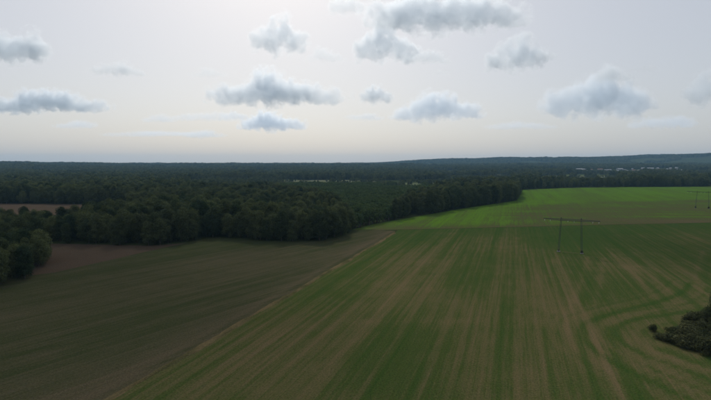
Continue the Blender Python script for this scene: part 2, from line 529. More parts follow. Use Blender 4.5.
# ------------------------------------------------------------------ far clearings
MAT_CLEAR = field_material("clearing_grass", (0.130, 0.125, 0.080), (0.088, 0.108, 0.054), (0.060, 0.090, 0.035), R(70), 0.3, 0.2)
clear_defs = [
    ("fallow_field", [(-160, 372), (-60, 372), (0, 372)], None),
]
def wpoly(lst): return [(at_depth(px, Y), Y) for px, Y in lst]
CLEAR = {
    "fallow_field": ([(-120, 352), (20, 352), (70, 362), (112, 400), (132, 470), (130, 540), (100, 585), (0, 600), (-120, 600)], 0.2, MAT_BROWN, "bare brown field behind the left end of the long wood"),
    "meadow": ([(99, 520), (134, 535), (136, 575), (98, 596)], 0.75, MAT_CLEAR, "small green meadow beside the brown field behind the long wood"),
    "pasture": ([(288, 1040), (330, 1000), (376, 1000), (379, 1120), (374, 1500), (283, 1480), (284, 1150)], 0.55, MAT_CLEAR, "pale green pasture in a clearing near the middle of the forest"),
    "glade": ([(380, 900), (434, 860), (436, 1260), (378, 1260)], 0.65, MAT_CLEAR, "narrow green glade left of the dark far wood"),
    "paddock": ([(306, 850), (326, 850), (324, 930), (305, 930)], 0.35, MAT_CLEAR, "tiny pale paddock below the pasture clearing"),
    "hay_field": ([(214, 960), (222, 960), (224, 1100), (213, 1100)], 0.3, MAT_CLEAR, "tiny pale hay field among trees left of the middle"),
    "stubble_plot": ([(255, 1120), (274, 1120), (276, 1230), (254, 1230)], 0.3, MAT_CLEAR, "small pale stubble plot in the forest left of the pasture"),
    "far_meadow": ([(120, 1700), (160, 1680), (165, 1950), (118, 1950)], 0.5, MAT_CLEAR, "far meadow strip in the forest on the left"),
    "far_pasture": ([(30, 2050), (75, 2050), (78, 2400), (28, 2400)], 0.5, MAT_CLEAR, "far pasture strip near the left edge of the forest"),
    "far_glade": ([(440, 1900), (500, 1900), (505, 2300), (438, 2300)], 0.4, MAT_CLEAR, "far pale glade above the dark wood right of the middle"),
    "far_field": ([(210, 2300), (270, 2300), (272, 2750), (208, 2750)], 0.4, MAT_CLEAR, "far pale field strip left of the middle"),
    "far_hayfield": ([(452, 1250), (505, 1220), (508, 1560), (450, 1560)], 0.45, MAT_CLEAR, "pale hay field between the dark wood and the hills right of the middle"),
    "far_plot": ([(160, 1180), (196, 1180), (198, 1330), (158, 1330)], 0.45, MAT_CLEAR, "pale plot among the trees on the left behind the long wood"),
    "far_lea": ([(545, 1500), (610, 1480), (615, 1900), (542, 1900)], 0.5, MAT_CLEAR, "pale lea in the forest below the far village"),
}
CLEAR_POLYS = []
for nm, (pp, cv, mt, lab) in CLEAR.items():
    poly = wpoly(pp)
    CLEAR_POLYS.append(poly)
    field(nm, poly, 8.0, 0.12 if nm == "meadow" else (0.8 if nm.startswith("far") else 0.08), mt, (lambda cv: lambda x, y: cv + 0.5 * (fbm(x / 60, y / 60, 91, 3) - .5))(cv), lab)

# ------------------------------------------------------------------ tree meshes
def crown_mesh(name, seed, H, rad, base, nleaf, size, mat, lobes=12, spread=1.0):
    r = random.Random(seed)
    L = []
    for k in range(lobes):
        t = (k + 0.5) / lobes
        z = base + (H - base) * (0.10 + 0.80 * t)
        prof = math.sin(math.pi * min(1, 0.16 + 0.80 * t)) ** 0.6
        a = k * 2.4 + r.uniform(-.5, .5)
        rr = rad * prof * r.uniform(0.35, 0.72) * spread
        lr = rad * r.uniform(0.30, 0.50) * (0.75 + 0.35 * prof)
        L.append((Vector((rr * math.cos(a), rr * math.sin(a), z)), lr, lr * r.uniform(0.75, 1.05)))
    L.append((Vector((r.uniform(-.6, .6), r.uniform(-.6, .6), base + (H - base) * 0.45)), rad * 0.62, (H - base) * 0.40))
    L.append((Vector((r.uniform(-.8, .8), r.uniform(-.8, .8), H - rad * 0.42)), rad * 0.45, rad * 0.45))
    wts = [a[1] * a[1] for a in L]
    v, f, lf = [], [], []
    for i in range(nleaf):
        c, lr, lz = r.choices(L, wts)[0]
        d = Vector((r.gauss(0, 1), r.gauss(0, 1), r.gauss(0.15, 1))).normalized()
        q = r.random() ** 0.35
        q = min(1.08, q * r.uniform(0.9, 1.12))
        p = c + Vector((d.x * lr, d.y * lr, d.z * lz)) * q
        if p.z < 0.15: p.z = r.uniform(0.15, 0.8)
        o_ = Vector((p.x, p.y, (p.z - H * .45) * .8)); o_ = o_.normalized() if o_.length > .01 else d
        nrm = (d * .8 + o_ * .7 + Vector((r.gauss(0, .42), r.gauss(0, .42), r.gauss(0.1, .42)))).normalized()
        u = nrm.orthogonal().normalized()
        u.rotate(Matrix.Rotation(r.uniform(0, 6.28), 3, nrm))
        w = nrm.cross(u)
        s = size * r.uniform(0.55, 1.3)
        k = len(v)
        v += [p - u * s * .5, p + w * s * r.uniform(.28, .5), p + u * s * .55 + nrm * s * r.uniform(-.2, .2), p - w * s * r.uniform(.28, .5)]
        f.append((k, k + 1, k + 2, k + 3))
        lf += [r.random()] * 4
    me = mesh_from(name, v, f, mat)
    at = me.attributes.new("leaf", 'FLOAT', 'POINT')
    at.data.foreach_set("value", np.array(lf, dtype=np.float32))
    return me

def trunk_mesh(name, seed, H, base):
    r = random.Random(seed)
    m = MB()
    pts = [Vector((0, 0, -0.4))]
    for k in range(1, 6):
        pts.append(Vector((r.uniform(-.25, .25) * k * .5, r.uniform(-.25, .25) * k * .5, H * 0.82 * k / 5)))
    rads = [0.36, 0.34, 0.28, 0.21, 0.14, 0.05]
    for a, bb, ra, rb in zip(pts[:-1], pts[1:], rads[:-1], rads[1:]): m.bar(a, bb, ra, rb, 6)
    for k in range(7):
        t = r.uniform(0.25, 0.75)
        i = min(4, int(t * 5)); p = pts[i].lerp(pts[i + 1], t * 5 - i)
        a = k * 2.4; ln = H * r.uniform(.14, .24)
        m.bar(p, p + Vector((math.cos(a) * ln, math.sin(a) * ln, ln * r.uniform(.5, 1.0))), 0.12, 0.03, 4)
    return m.mesh(name, MAT_BARK)

H0 = 20.0
BROAD, TRUNK = [], []
shapes = [(20, 6.8, .0), (20, 5.9, .2), (20, 7.4, .0), (20, 6.4, .1), (20, 5.5, .2), (20, 7.0, .3), (20, 6.1, .0), (20, 4.2, .1)]
for i, (hh, rr, bb) in enumerate(shapes):
    BROAD.append(crown_mesh("crown", 100 + i, hh, rr, bb, 7000, 0.62, MAT_LEAF, 18 if i != 7 else 14))
    TRUNK.append(trunk_mesh("trunk", 200 + i, hh, bb))
FARB = [crown_mesh("crown_far", 300 + i, 20, 8.0 - 0.7 * (i % 3), 0.4, 520, 1.9, MAT_LEAF, 9) for i in range(5)]
YOUNG = [crown_mesh("crown_young", 350 + i, 8, 2.3 + .2 * i, 0.3, 700, 0.5, MAT_LEAF_YOUNG, 7) for i in range(3)]
YTRUNK = trunk_mesh("trunk_young", 360, 6, .3)

# ------------------------------------------------------------------ where the woods stand
clump_poly = [gp(-70, 322), gp(-20, 294), gp(0, 286.5), gp(28, 280.5), gp(44, 274), gp(50, 268), gp(52, 262), gp(40, 257), gp(0, 259), gp(-90, 262)]
front = [gp(-420, 240)] + [gp(*p) for p in wood_front] + [gp(366, 225.5), gp(380, 222.6), gp(420, 215.6), gp(462, 208.4), gp(517, 200.2), gp(518.5, 193),
         gp(514, 189.8), gp(560, 187.9), gp(620, 187.0), gp(711, 186.4), gp(1100, 184)]
forest_poly = front + [(11000, 1500), (11000, 12000), (-11000, 12000), (-11000, 500)]
plant_poly = [gp(354, 229), gp(392, 221), gp(400, 208), gp(432, 199), gp(442, 189.5), gp(425, 187), gp(290, 187.5), gp(268, 194), gp(318, 202), gp(335, 212)]

def jitter_grid(x0, x1, y0, y1, s, seed):
    r = np.random.default_rng(seed)
    X, Y = np.meshgrid(np.arange(x0, x1, s), np.arange(y0, y1, s))
    X = X + (np.arange(X.shape[0])[:, None] % 2) * s * .5
    return (X + r.uniform(-.38, .38, X.shape) * s).ravel(), (Y + r.uniform(-.38, .38, Y.shape) * s).ravel()

def in_view(x, y, m=60.0): return (np.abs(x) < 0.80 * y + 60 + m) & (y > 60)

def forest_ok(x, y):
    k = inside(forest_poly, x, y)
    stray = vnoise(x / 26, y / 60, 55) > 0.66                     # odd trees and thickets standing in the clearings
    for q_, p in enumerate(CLEAR_POLYS): k &= ~inside(p, x, y) | (stray if q_ > 1 else False)
    return k

pts = []      # x, y, height, kind (0 broad, 1 young), near flag
# near tree clump
x, y = jitter_grid(-330, 0, 120, 330, 7.6, 1)
k = inside(clump_poly, x, y)
pts.append(np.stack([x[k], y[k], 16.0 + 4 * fbm(x[k] / 14, y[k] / 14, 5, 2) - 2 + rng.uniform(-1.5, 1.5, k.sum()), 0 * x[k]], 1))
n_clump = len(pts[0])
# belt 0..700 m
x, y = jitter_grid(-900, 900, 250, 800, 8.0, 2)
yo = inside(plant_poly, x, y)
k = forest_ok(x, y) & ~yo & in_view(x, y)
px = 355.5 + 474 * x / y
hh = 20.5 + 10 * (fbm(x / 40, y / 40, 6, 3) - .5) + rng.uniform(-5.5, 3.5, x.shape)
hh = np.where(px > 345, hh * np.interp(px, [350, 385, 430], [.6, .78, 1.0]), hh)
hh = np.where((px < 125) & (y < 420), hh * np.interp(px, [60, 125], [0.80, 0.98]), hh)
hh = np.where((px > 120) & (px < 345) & (y > 345), hh - 4.5 * vnoise(x / 35, y / 45, 8), hh)
pts.append(np.stack([x[k], y[k], hh[k], 0 * x[k]], 1))
# plantation
x2, y2 = jitter_grid(-150, 250, 300, 1100, 4.2, 3)
k = inside(plant_poly, x2, y2) & forest_ok(x2, y2) & (fbm(x2 / 18, y2 / 18, 12, 2) > .30)
pts.append(np.stack([x2[k], y2[k], 10.5 + 6 * (fbm(x2[k] / 25, y2[k] / 25, 13, 2) - .3) + rng.uniform(-1.5, 1.5, k.sum()), 1 + 0 * x2[k]], 1))
# 800..1800
x, y = jitter_grid(-1700, 1700, 800, 1800, 10.0, 4)
gap = fbm(x / 110, y / 110, 15, 3)
k = forest_ok(x, y) & ~inside(plant_poly, x, y) & in_view(x, y) & (gap < 0.64)
px = 355.5 + 474 * x / y
hh = 18.5 + 16 * (fbm(x / 60, y / 60, 6, 3) - .5) + rng.uniform(-5.5, 4, x.shape)
low = (px > 190) & (px < 445) & (y < 1450)
low |= ((px > 445) & (px < 512) & (y > 1080)) | ((px > 150) & (px < 205) & (y > 950) & (y < 1200)) | ((px > 540) & (px < 618) & (y > 1150))
hh = np.where(low, hh * (0.30 + 0.36 * fbm(x / 70, y / 70, 18, 2)), hh)
pts.append(np.stack([x[k], y[k], hh[k], 2 + 0 * x[k]], 1))
# 1800..3600
x, y = jitter_grid(-3200, 3200, 1800, 3600, 13.0, 5)
gap = fbm(x / 240, y / 150, 16, 3)
vx0, vx1 = at_depth(540, 2700), at_depth(690, 2700)
k = forest_ok(x, y) & in_view(x, y) & (gap < 0.60) & ~((x > vx0) & (x < vx1) & (y > 2250) & (y < 2950) & (vnoise(x * 3.1, y * 2.7, 77) < 0.93))
pts.append(np.stack([x[k], y[k], 20 + 22 * (fbm(x[k] / 110, y[k] / 110, 6, 3) - .5) + rng.uniform(-3, 3, k.sum()), 3 + 0 * x[k]], 1))
# 3600..9000
x, y = jitter_grid(-7600, 7600, 3600, 9200, 24.0, 6)
gap = fbm(x / 420, y / 260, 17, 3)
k = in_view(x, y) & (gap < 0.58)
pts.append(np.stack([x[k], y[k], 22 + 26 * (fbm(x[k] / 200, y[k] / 200, 6, 3) - .5) + rng.uniform(-6, 9, k.sum()), 4 + 0 * x[k]], 1))
P = np.concatenate(pts)
seg = np.concatenate([np.full(len(q), i) for i, q in enumerate(pts)])
Z = terrain(P[:, 0], P[:, 1])

# which trees show largest: sweep from near to far over picture columns
PXc = 355.5 + 474 * P[:, 0] / P[:, 1]
order = np.argsort(P[:, 1])
sky_line = np.full(811, 400.0)
score = np.zeros(len(P))
for i in order:
    X, Y, h, kd = P[i]
    if Y > 1300: break
    wpx = 474 * (0.29 * h if kd != 1 else .28 * h) / Y
    a, bb = int(PXc[i] - wpx) + 50, int(PXc[i] + wpx) + 51
    if bb <= 50 or a >= 761: continue
    a, bb = max(a, 0), min(bb, 811)
    if bb <= a: continue
    top = 164 + (CAM_H - h * 0.93) * 474 / Y; bot = 164 + CAM_H * 474 / Y
    s = sky_line[a:bb]
    vis = np.clip(np.minimum(bot, s) - top, 0, None)
    score[i] = vis.sum()
    sky_line[a:bb] = np.minimum(s, top)
pick = [i for i in np.argsort(-score)[:300] if score[i] > 0]
picked = np.zeros(len(P), bool); picked[pick] = True

def ordinal(n):
    return "%d%s" % (n, "th" if 10 <= n % 100 <= 20 else {1: "st", 2: "nd", 3: "rd"}.get(n % 10, "th"))

front_segs = {"long": front[:17], "right": front[16:21], "far": front[21:]}
def zone(i):
    X, Y = P[i, 0], P[i, 1]
    if seg[i] == 0: return "clump"
    if P[i, 3] == 1: return "young"
    if polyline_dist(front_segs["long"], np.array(X), np.array(Y)) < 11: return "edge"
    if polyline_dist(front_segs["right"], np.array(X), np.array(Y)) < 11: return "right_edge"
    if Y < 520 and PXc[i] < 345: return "canopy"
    if Y > 850 and PXc[i] > 500: return "far_edge"
    return "back"
zones = {}
for i in pick: zones.setdefault(zone(i), []).append(i)

def place_tree(i, label, group):
    X, Y, h, kd = P[i]
    r = random.Random(int(i) * 13 + 5)
    root = empty("young_tree" if kd == 1 else "broadleaf_tree", (X, Y, Z[i]), r.uniform(0, 6.28))
    if kd == 1:
        cm, tm, s = YOUNG[r.randrange(3)], YTRUNK, h / 8.0
    else:
        v = r.randrange(8)
        cm, tm, s = BROAD[v], TRUNK[v], h / H0
    root.scale = (s * r.uniform(.92, 1.12), s * r.uniform(.92, 1.12), s)
    c = add_obj("crown", cm, root); t = add_obj("trunk", tm, root)
    tag(root, label, "tree", group)
    return root

texts = {
    "clump": ("tree of the dark clump at the left edge beside the ploughed field", "trees of the near left clump"),
    "edge": ("dark broadleaf tree on the front edge of the long wood", "trees on the edge of the long wood"),
    "right_edge": ("dark tree on the wood edge along the bright green field", "trees along the bright green field"),
    "canopy": ("leafy tree crown rising behind the front edge of the long wood", "crowns behind the edge of the long wood"),
    "young": ("low young tree in the plantation right of the long wood", "young plantation trees"),
    "far_edge": ("far dark tree on the wood edge beyond the bright green field", "trees beyond the bright field"),
    "back": ("tree crown in the deeper forest behind the long wood", "crowns in the deeper forest"),
}
ordinal_text = {
    "clump": "{} tree from the left in the dark clump at the left edge",
    "edge": "{} tree from the left along the front edge of the long wood",
    "right_edge": "{} tree from the left on the wood edge beside the bright green field",
    "canopy": "{} crown from the left rising behind the long wood's front row",
    "young": "{} young tree from the left in the low plantation beside the long wood",
    "far_edge": "{} tree from the left on the wood edge beyond the bright field",
    "back": "{} crown from the left showing in the forest behind the long wood",
}
for zn, lst in zones.items():
    lst.sort(key=lambda i: PXc[i])
    for q, i in enumerate(lst):
        place_tree(i, ordinal_text[zn].format(ordinal(q + 1)), texts[zn][1])

# ------------------------------------------------------------------ the rest of the woods: too many to count
def scatter(name, idx, meshes, h_mesh, wide, label):
    if len(idx) == 0: return
    n_ = len(idx)
    r = np.random.default_rng(len(idx))
    me = bpy.data.meshes.new(name)
    co = np.stack([P[idx, 0], P[idx, 1], Z[idx] - 0.1], 1)
    me.vertices.add(n_); me.vertices.foreach_set("co", co.ravel().astype(np.float32))
    s = P[idx, 2] / h_mesh
    w = s * wide * r.uniform(.75, 1.3, n_)
    a = me.attributes.new("tree_scale", 'FLOAT_VECTOR', 'POINT'); a.data.foreach_set("vector", np.stack([w, w, s], 1).ravel().astype(np.float32))
    a = me.attributes.new("tree_turn", 'FLOAT_VECTOR', 'POINT'); a.data.foreach_set("vector", np.stack([0 * s, 0 * s, r.uniform(0, 6.28, n_)], 1).ravel().astype(np.float32))
    a = me.attributes.new("tree_kind", 'INT', 'POINT'); a.data.foreach_set("value", r.integers(0, len(meshes), n_).astype(np.int32))
    o = add_obj(name, me)
    ng = bpy.data.node_groups.new(name + "_scatter", 'GeometryNodeTree')
    ng.interface.new_socket("Geometry", in_out='INPUT', socket_type='NodeSocketGeometry')
    ng.interface.new_socket("Geometry", in_out='OUTPUT', socket_type='NodeSocketGeometry')
    nn, ll = ng.nodes, ng.links
    gi, go = nn.new("NodeGroupInput"), nn.new("NodeGroupOutput")
    jn = nn.new("GeometryNodeJoinGeometry")
    def named(nm, t):
        q = nn.new("GeometryNodeInputNamedAttribute"); q.data_type = t; q.inputs[0].default_value = nm
        return q.outputs[0]
    sc, tu, kd = named("tree_scale", 'FLOAT_VECTOR'), named("tree_turn", 'FLOAT_VECTOR'), named("tree_kind", 'INT')
    for k_, m_ in enumerate(meshes):
        src = bpy.data.objects.new(name + "_source", m_)
        oi = nn.new("GeometryNodeObjectInfo"); oi.inputs[0].default_value = src; oi.transform_space = 'ORIGINAL'
        cmp = nn.new("FunctionNodeCompare"); cmp.data_type = 'INT'; cmp.operation = 'EQUAL'
        ll.new(kd, cmp.inputs[2]); cmp.inputs[3].default_value = k_
        ip = nn.new("GeometryNodeInstanceOnPoints")
        ll.new(gi.outputs[0], ip.inputs["Points"]); ll.new(cmp.outputs[0], ip.inputs["Selection"])
        ll.new(oi.outputs["Geometry"], ip.inputs["Instance"])
        ll.new(tu, ip.inputs["Rotation"]); ll.new(sc, ip.inputs["Scale"])
        ll.new(ip.outputs[0], jn.inputs[0])
    ll.new(jn.outputs[0], go.inputs[0])
    md = o.modifiers.new("scatter", 'NODES'); md.node_group = ng
    tag(o, label, "forest", kind="stuff")
    return o

rest = ~picked
idx = np.nonzero(rest & (seg <= 1))[0]
scatter("near_forest", idx, BROAD, H0, 1.0, "dense dark broadleaf forest filling the long wood and the slopes behind")
idx = np.nonzero(rest & (seg == 2))[0]
scatter("plantation", idx, YOUNG, 8.0, 1.0, "low young plantation between the long wood and the bright field")
idx = np.nonzero(rest & (seg == 3))[0]
scatter("middle_forest", idx, FARB, 20.0, 1.0, "mixed forest in the middle distance around the clearings")
idx = np.nonzero(rest & (seg == 4))[0]
scatter("far_forest", idx, FARB, 20.0, 1.2, "far forest fading blue toward the horizon")
idx = np.nonzero(rest & (seg == 5))[0]
scatter("hill_forest", idx, FARB, 20.0, 2.0, "blue forest cover on the far hills along the skyline")
print("TREES", len(P), [int((seg == i).sum()) for i in range(6)], {z_: len(q) for z_, q in zones.items()})

lone = [(300, 1180, 9), (318, 1130, 12), (331, 1210, 14), (338, 1160, 11), (344, 1120, 15), (350, 1230, 13), (356, 1150, 12), (362, 1200, 10), (369, 1290, 12), (400, 1060, 9), (415, 1010, 8)]
for q, (px_, Y_, h_) in enumerate(lone):
    X_ = at_depth(px_, Y_)
    root = empty("broadleaf_tree", (X_, Y_, 0.0), q * 1.1)
    s_ = h_ / H0
    root.scale = (s_ * .8, s_ * .8, s_)
    add_obj("crown", BROAD[(q * 3) % 8], root); add_obj("trunk", TRUNK[(q * 3) % 8], root)
    where = "pasture clearing" if px_ < 380 else "green glade"
    tag(root, ordinal(q + 1 if px_ < 380 else q - 8) + " lone tree from the left standing in the " + where, "tree", "lone trees in the clearings")

# ------------------------------------------------------------------ scrub on the right
SHRUB = []
for i in range(4):
    SHRUB.append((crown_mesh("foliage", 400 + i, 4.0, 2.2 + .25 * i, 0.1, 1900, 0.36, MAT_SCRUB, 9), None))
def stem_mesh(seed):
    r = random.Random(seed); m = MB()
    for k in range(5):
        a = k * 1.3 + r.uniform(-.3, .3)
        m.bar((0.1 * math.cos(a), 0.1 * math.sin(a), -.1), (0.9 * math.cos(a), 0.9 * math.sin(a), r.uniform(1.8, 2.9)), .05, .02, 5)
    return m.mesh("stem", MAT_BARK)
STEM = stem_mesh(4)
shrubs = [(653, 331.5, 0.55, "small lone dark shrub left of the scrub on the right"), (661, 339, 0.75, "second small shrub standing at the tip of the right scrub")]
sr = random.Random(21)
for q in range(4000):
    X, Y = sr.uniform(70, 130), sr.uniform(112, 170)
    poly = [gp(664, 341), gp(682, 327), gp(700, 318.5), gp(730, 311), gp(860, 306), gp(860, 400), gp(770, 376), gp(711, 357.5), gp(690, 350)]
    if not inside(poly, np.array(X), np.array(Y)): continue
    if any(math.hypot(X - s_[4], Y - s_[5]) < 2.3 for s_ in shrubs if len(s_) > 4): continue
    shrubs.append((None, None, sr.uniform(.75, 1.25), None, X, Y))
    if len(shrubs) >= 130: break
inner = sorted([s_ for s_ in shrubs if len(s_) > 4], key=lambda s_: 355.5 + 474 * s_[4] / s_[5])
q = 0
for s_ in shrubs[:2] + inner:
    if len(s_) > 4:
        X, Y = s_[4], s_[5]
        if 355.5 + 474 * X / Y > 735: continue
        q += 1; lab = ordinal(q) + " shrub from the left in the dark thicket at the right edge"
    else:
        X, Y = gp(s_[0], s_[1]); lab = s_[3]
    root = empty("shrub", (X, Y, 0.02), sr.uniform(0, 6.28))
    s0 = s_[2]; root.scale = (s0 * sr.uniform(.85, 1.15), s0 * sr.uniform(.85, 1.15), s0 * sr.uniform(.42, 1.1))
    add_obj("foliage", SHRUB[sr.randrange(4)][0], root); add_obj("stem", STEM, root)
    tag(root, lab, "shrub", "shrubs of the right thicket")
X, Y = gp(714, 327)
root = empty("broadleaf_tree", (X, Y, 0), 1.0); root.scale = (.5, .5, .6)
add_obj("crown", BROAD[1], root); add_obj("trunk", TRUNK[1], root)
tag(root, "small tree standing out of the thicket at the right edge", "tree")

# ------------------------------------------------------------------ lattice pylons
LINE_AZ = R(32)
PY_H, LEG_X, ARM = 18.6, 5.2, 14.6
def lattice(m, a, b, w0, w1, nseg, r=0.085, rb=0.04, flat=1.0):
    a, b = Vector(a), Vector(b); ax = (b - a)
    z = ax.normalized()
    u = Vector((1, 0, 0)) if abs(z.x) < .9 else Vector((0, 0, 1))
    u = (u - z * u.dot(z)).normalized(); t = z.cross(u)
    def ring(q):
        w = (w0 + (w1 - w0) * q) * .5
        c = a + ax * q
        return [c + u * sx * w + t * sy * w * flat for sx, sy in ((-1, -1), (1, -1), (1, 1), (-1, 1))]
    prev = ring(0)
    for k in range(1, nseg + 1):
        cur = ring(k / nseg)
        for i in range(4):
            j = (i + 1) % 4
            m.bar(prev[i], cur[i], r)
            if k % 2: m.bar(prev[i], cur[j], rb)
            else: m.bar(prev[j], cur[i], rb)
            m.bar(cur[i], cur[j], rb)
        prev = cur
def pylon_parts():
    parts = []
    for s in (-1, 1):
        m = MB(); lattice(m, (s * (LEG_X + 0.85), 0, 0.3), (s * LEG_X, 0, PY_H - 0.1), 0.8, 0.6, 16, 0.06, 0.028)
        parts.append(("leg", m.mesh("leg", MAT_STEEL)))
        m = MB(); m.box((s * (LEG_X + 0.85) - .8, -.8, -.3), (s * (LEG_X + 0.85) + .8, .8, .45))
        parts.append(("footing", m.mesh("footing", MAT_CONC)))
    m = MB()
    lattice(m, (-LEG_X - 1, 0, PY_H - .1), (LEG_X + 1, 0, PY_H - .1), 0.9, 0.9, 14)
    for s in (-1, 1): lattice(m, (s * (LEG_X + 1), 0, PY_H - .1), (s * ARM, 0, PY_H + .15), 0.9, 0.3, 9)
    parts.append(("crossarm", m.mesh("crossarm", MAT_STEEL)))
    for s in (-1, 1):
        m = MB(); lattice(m, (s * LEG_X, 0, PY_H + .3), (s * LEG_X, 0, PY_H + 1.3), 0.55, 0.1, 3)
        parts.append(("earth_peak", m.mesh("earth_peak", MAT_STEEL)))
    m = MB()
    for s in (-1, 1): m.bar((s * LEG_X, 0, PY_H - 3.2), (-s * LEG_X, 0, 6.0), .02)
    parts.append(("brace", m.mesh("brace", MAT_STEEL)))
    for x in (-ARM + .6, -ARM + 3.6, -1.6, 1.6, ARM - 3.6, ARM - .6):
        m = MB()
        prof = [(0.03, 0)]
        for k in range(5):
            z = -0.10 - k * .17
            prof += [(0.04, z + .07), (0.17, z + .02), (0.17, z - .02), (0.04, z - .04)]
        prof.append((0.02, -1.0))
        m.lathe((x, 0, PY_H - .35), prof, 8)
        parts.append(("insulator", m.mesh("insulator", MAT_GLASS)))
    return parts
PARTS = pylon_parts()
p1 = gp(570, 252.7); p2 = gp(702, 208.5)
for (x, y), lab, sc_ in ((p1, "steel lattice power pylon with two legs and wide crossarm in the striped field", 1.0),
                    (p2, "far twin-legged lattice power pylon at the right edge of the brown strip", 1.0)):
    root = empty("power_pylon", (x, y, 0.03), -LINE_AZ, sc_)
    arm = None; leg = None
    for nm, me in PARTS:
        o = add_obj(nm, me, {"footing": leg, "insulator": arm}.get(nm) or root)
        if nm == "leg": leg = o
        if nm == "crossarm": arm = o
    tag(root, lab, "pylon", "lattice power pylons")
ca, sa = math.cos(-LINE_AZ), math.sin(-LINE_AZ)
weeds = [(p1, 1, .42, "dark weeds round the right foot of the near pylon"), (p1, -1, .26, "low weeds round the left foot of the near pylon"),
         (p2, -1, .5, "dark weeds round the left foot of the far pylon"), (p2, 1, .55, "dark weeds round the right foot of the far pylon")]
for (x, y), s, sc_, lab in weeds:
    root = empty("weed_clump", (x + ca * s * (LEG_X + 0.85), y + sa * s * (LEG_X + 0.85), 0.03), s)
    root.scale = (sc_ * .9, sc_ * .9, sc_ * 1.1)
    add_obj("foliage", SHRUB[0][0], root); add_obj("stem", STEM, root)
    tag(root, lab, "weeds", "weeds at the pylon feet")
# unmown grass strip between the feet of the near pylon
gpoly = []
for sx, sy in ((-1.0, -1), (1.0, -1), (1.0, 1), (-1.0, 1)):
    lx, ly = sx * (LEG_X - .6), sy * 1.5
    gpoly.append((p1[0] + ca * lx - sa * ly, p1[1] + sa * lx + ca * ly))
field("grass_strip", gpoly, 0.5, 0.12, MAT_BRIGHT, lambda x, y: 0.55 + 0 * x, "unmown light green grass strip between the pylon feet")

# ------------------------------------------------------------------ village far on the right
def house_mesh(w, d, h, rise, seed):
    r = random.Random(seed)
    walls = MB(); walls.box((-w/2, -d/2, -2), (w/2, d/2, h))
    k = len(walls.v)
    walls.v += [Vector((-w/2, 0, h + rise)), Vector((w/2, 0, h + rise))]
    walls.f += [(k - 1, k - 4, k), (k - 3, k - 2, k + 1)]
    roof = MB()
    o = .4
    for s in (-1, 1):
        q = len(roof.v)
        roof.v += [Vector((-w/2 - o, s * (d/2 + o), h - .15)), Vector((w/2 + o, s * (d/2 + o), h - .15)), Vector((w/2 + o, 0, h + rise + .12)), Vector((-w/2 - o, 0, h + rise + .12)),
                   Vector((-w/2 - o, s * (d/2 + o), h + .05)), Vector((w/2 + o, s * (d/2 + o), h + .05)), Vector((w/2 + o, 0, h + rise + .32)), Vector((-w/2 - o, 0, h + rise + .32))]
        roof.f += [(q, q+1, q+2, q+3), (q+4, q+5, q+6, q+7), (q, q+1, q+5, q+4), (q+1, q+2, q+6, q+5), (q+3, q, q+4, q+7)]
    return walls, roof
MAT_RENDER = plain("pale_render", (0.25, 0.24, 0.22), .9)
MAT_SHED = plain("white_sheet_metal", (0.27, 0.28, 0.29), .6)
MAT_ROOF = plain("clay_roof", (0.22, 0.11, 0.07), .9)
MAT_GREYROOF = plain("grey_roof", (0.36, 0.36, 0.37), .7)
hr = random.Random(9)
kinds = []
for j, (w, d, h, rise, wm, rm) in enumerate(((14, 9, 6, 3.5, MAT_RENDER, MAT_ROOF), (34, 18, 7, 2, MAT_SHED, MAT_GREYROOF), (18, 10, 7, 4, MAT_RENDER, MAT_GREYROOF), (22, 12, 6, 2, MAT_SHED, MAT_SHED))):
    a, bb = house_mesh(w, d, h, rise, j)
    kinds.append((a.mesh("wall", wm), bb.mesh("roof", rm)))
names = ["house", "warehouse", "house", "barn"]
descr = ["pale house with clay roof", "long pale warehouse with grey roof", "pale house with grey roof", "white roofed barn"]
spots = []
for px in np.linspace(553, 682, 46):
    spots.append((px + hr.uniform(-1.5, 1.5), hr.uniform(2300, 2900)))
spots.sort()
cnt = {}
for px, Y in spots:
    kd = hr.choices([0, 1, 2, 3], [4, 3, 4, 3])[0]
    X = at_depth(px, Y)
    root = empty(names[kd], (X, Y, float(terrain(X, Y)) + 0.1), hr.uniform(-.5, .5), 1.0)
    add_obj("wall", kinds[kd][0], root); add_obj("roof", kinds[kd][1], root)
    cnt[kd] = cnt.get(kd, 0) + 1
    tag(root, ordinal(cnt[kd]) + " " + descr[kd] + " from the left in the far village", "building", "buildings of the far village")

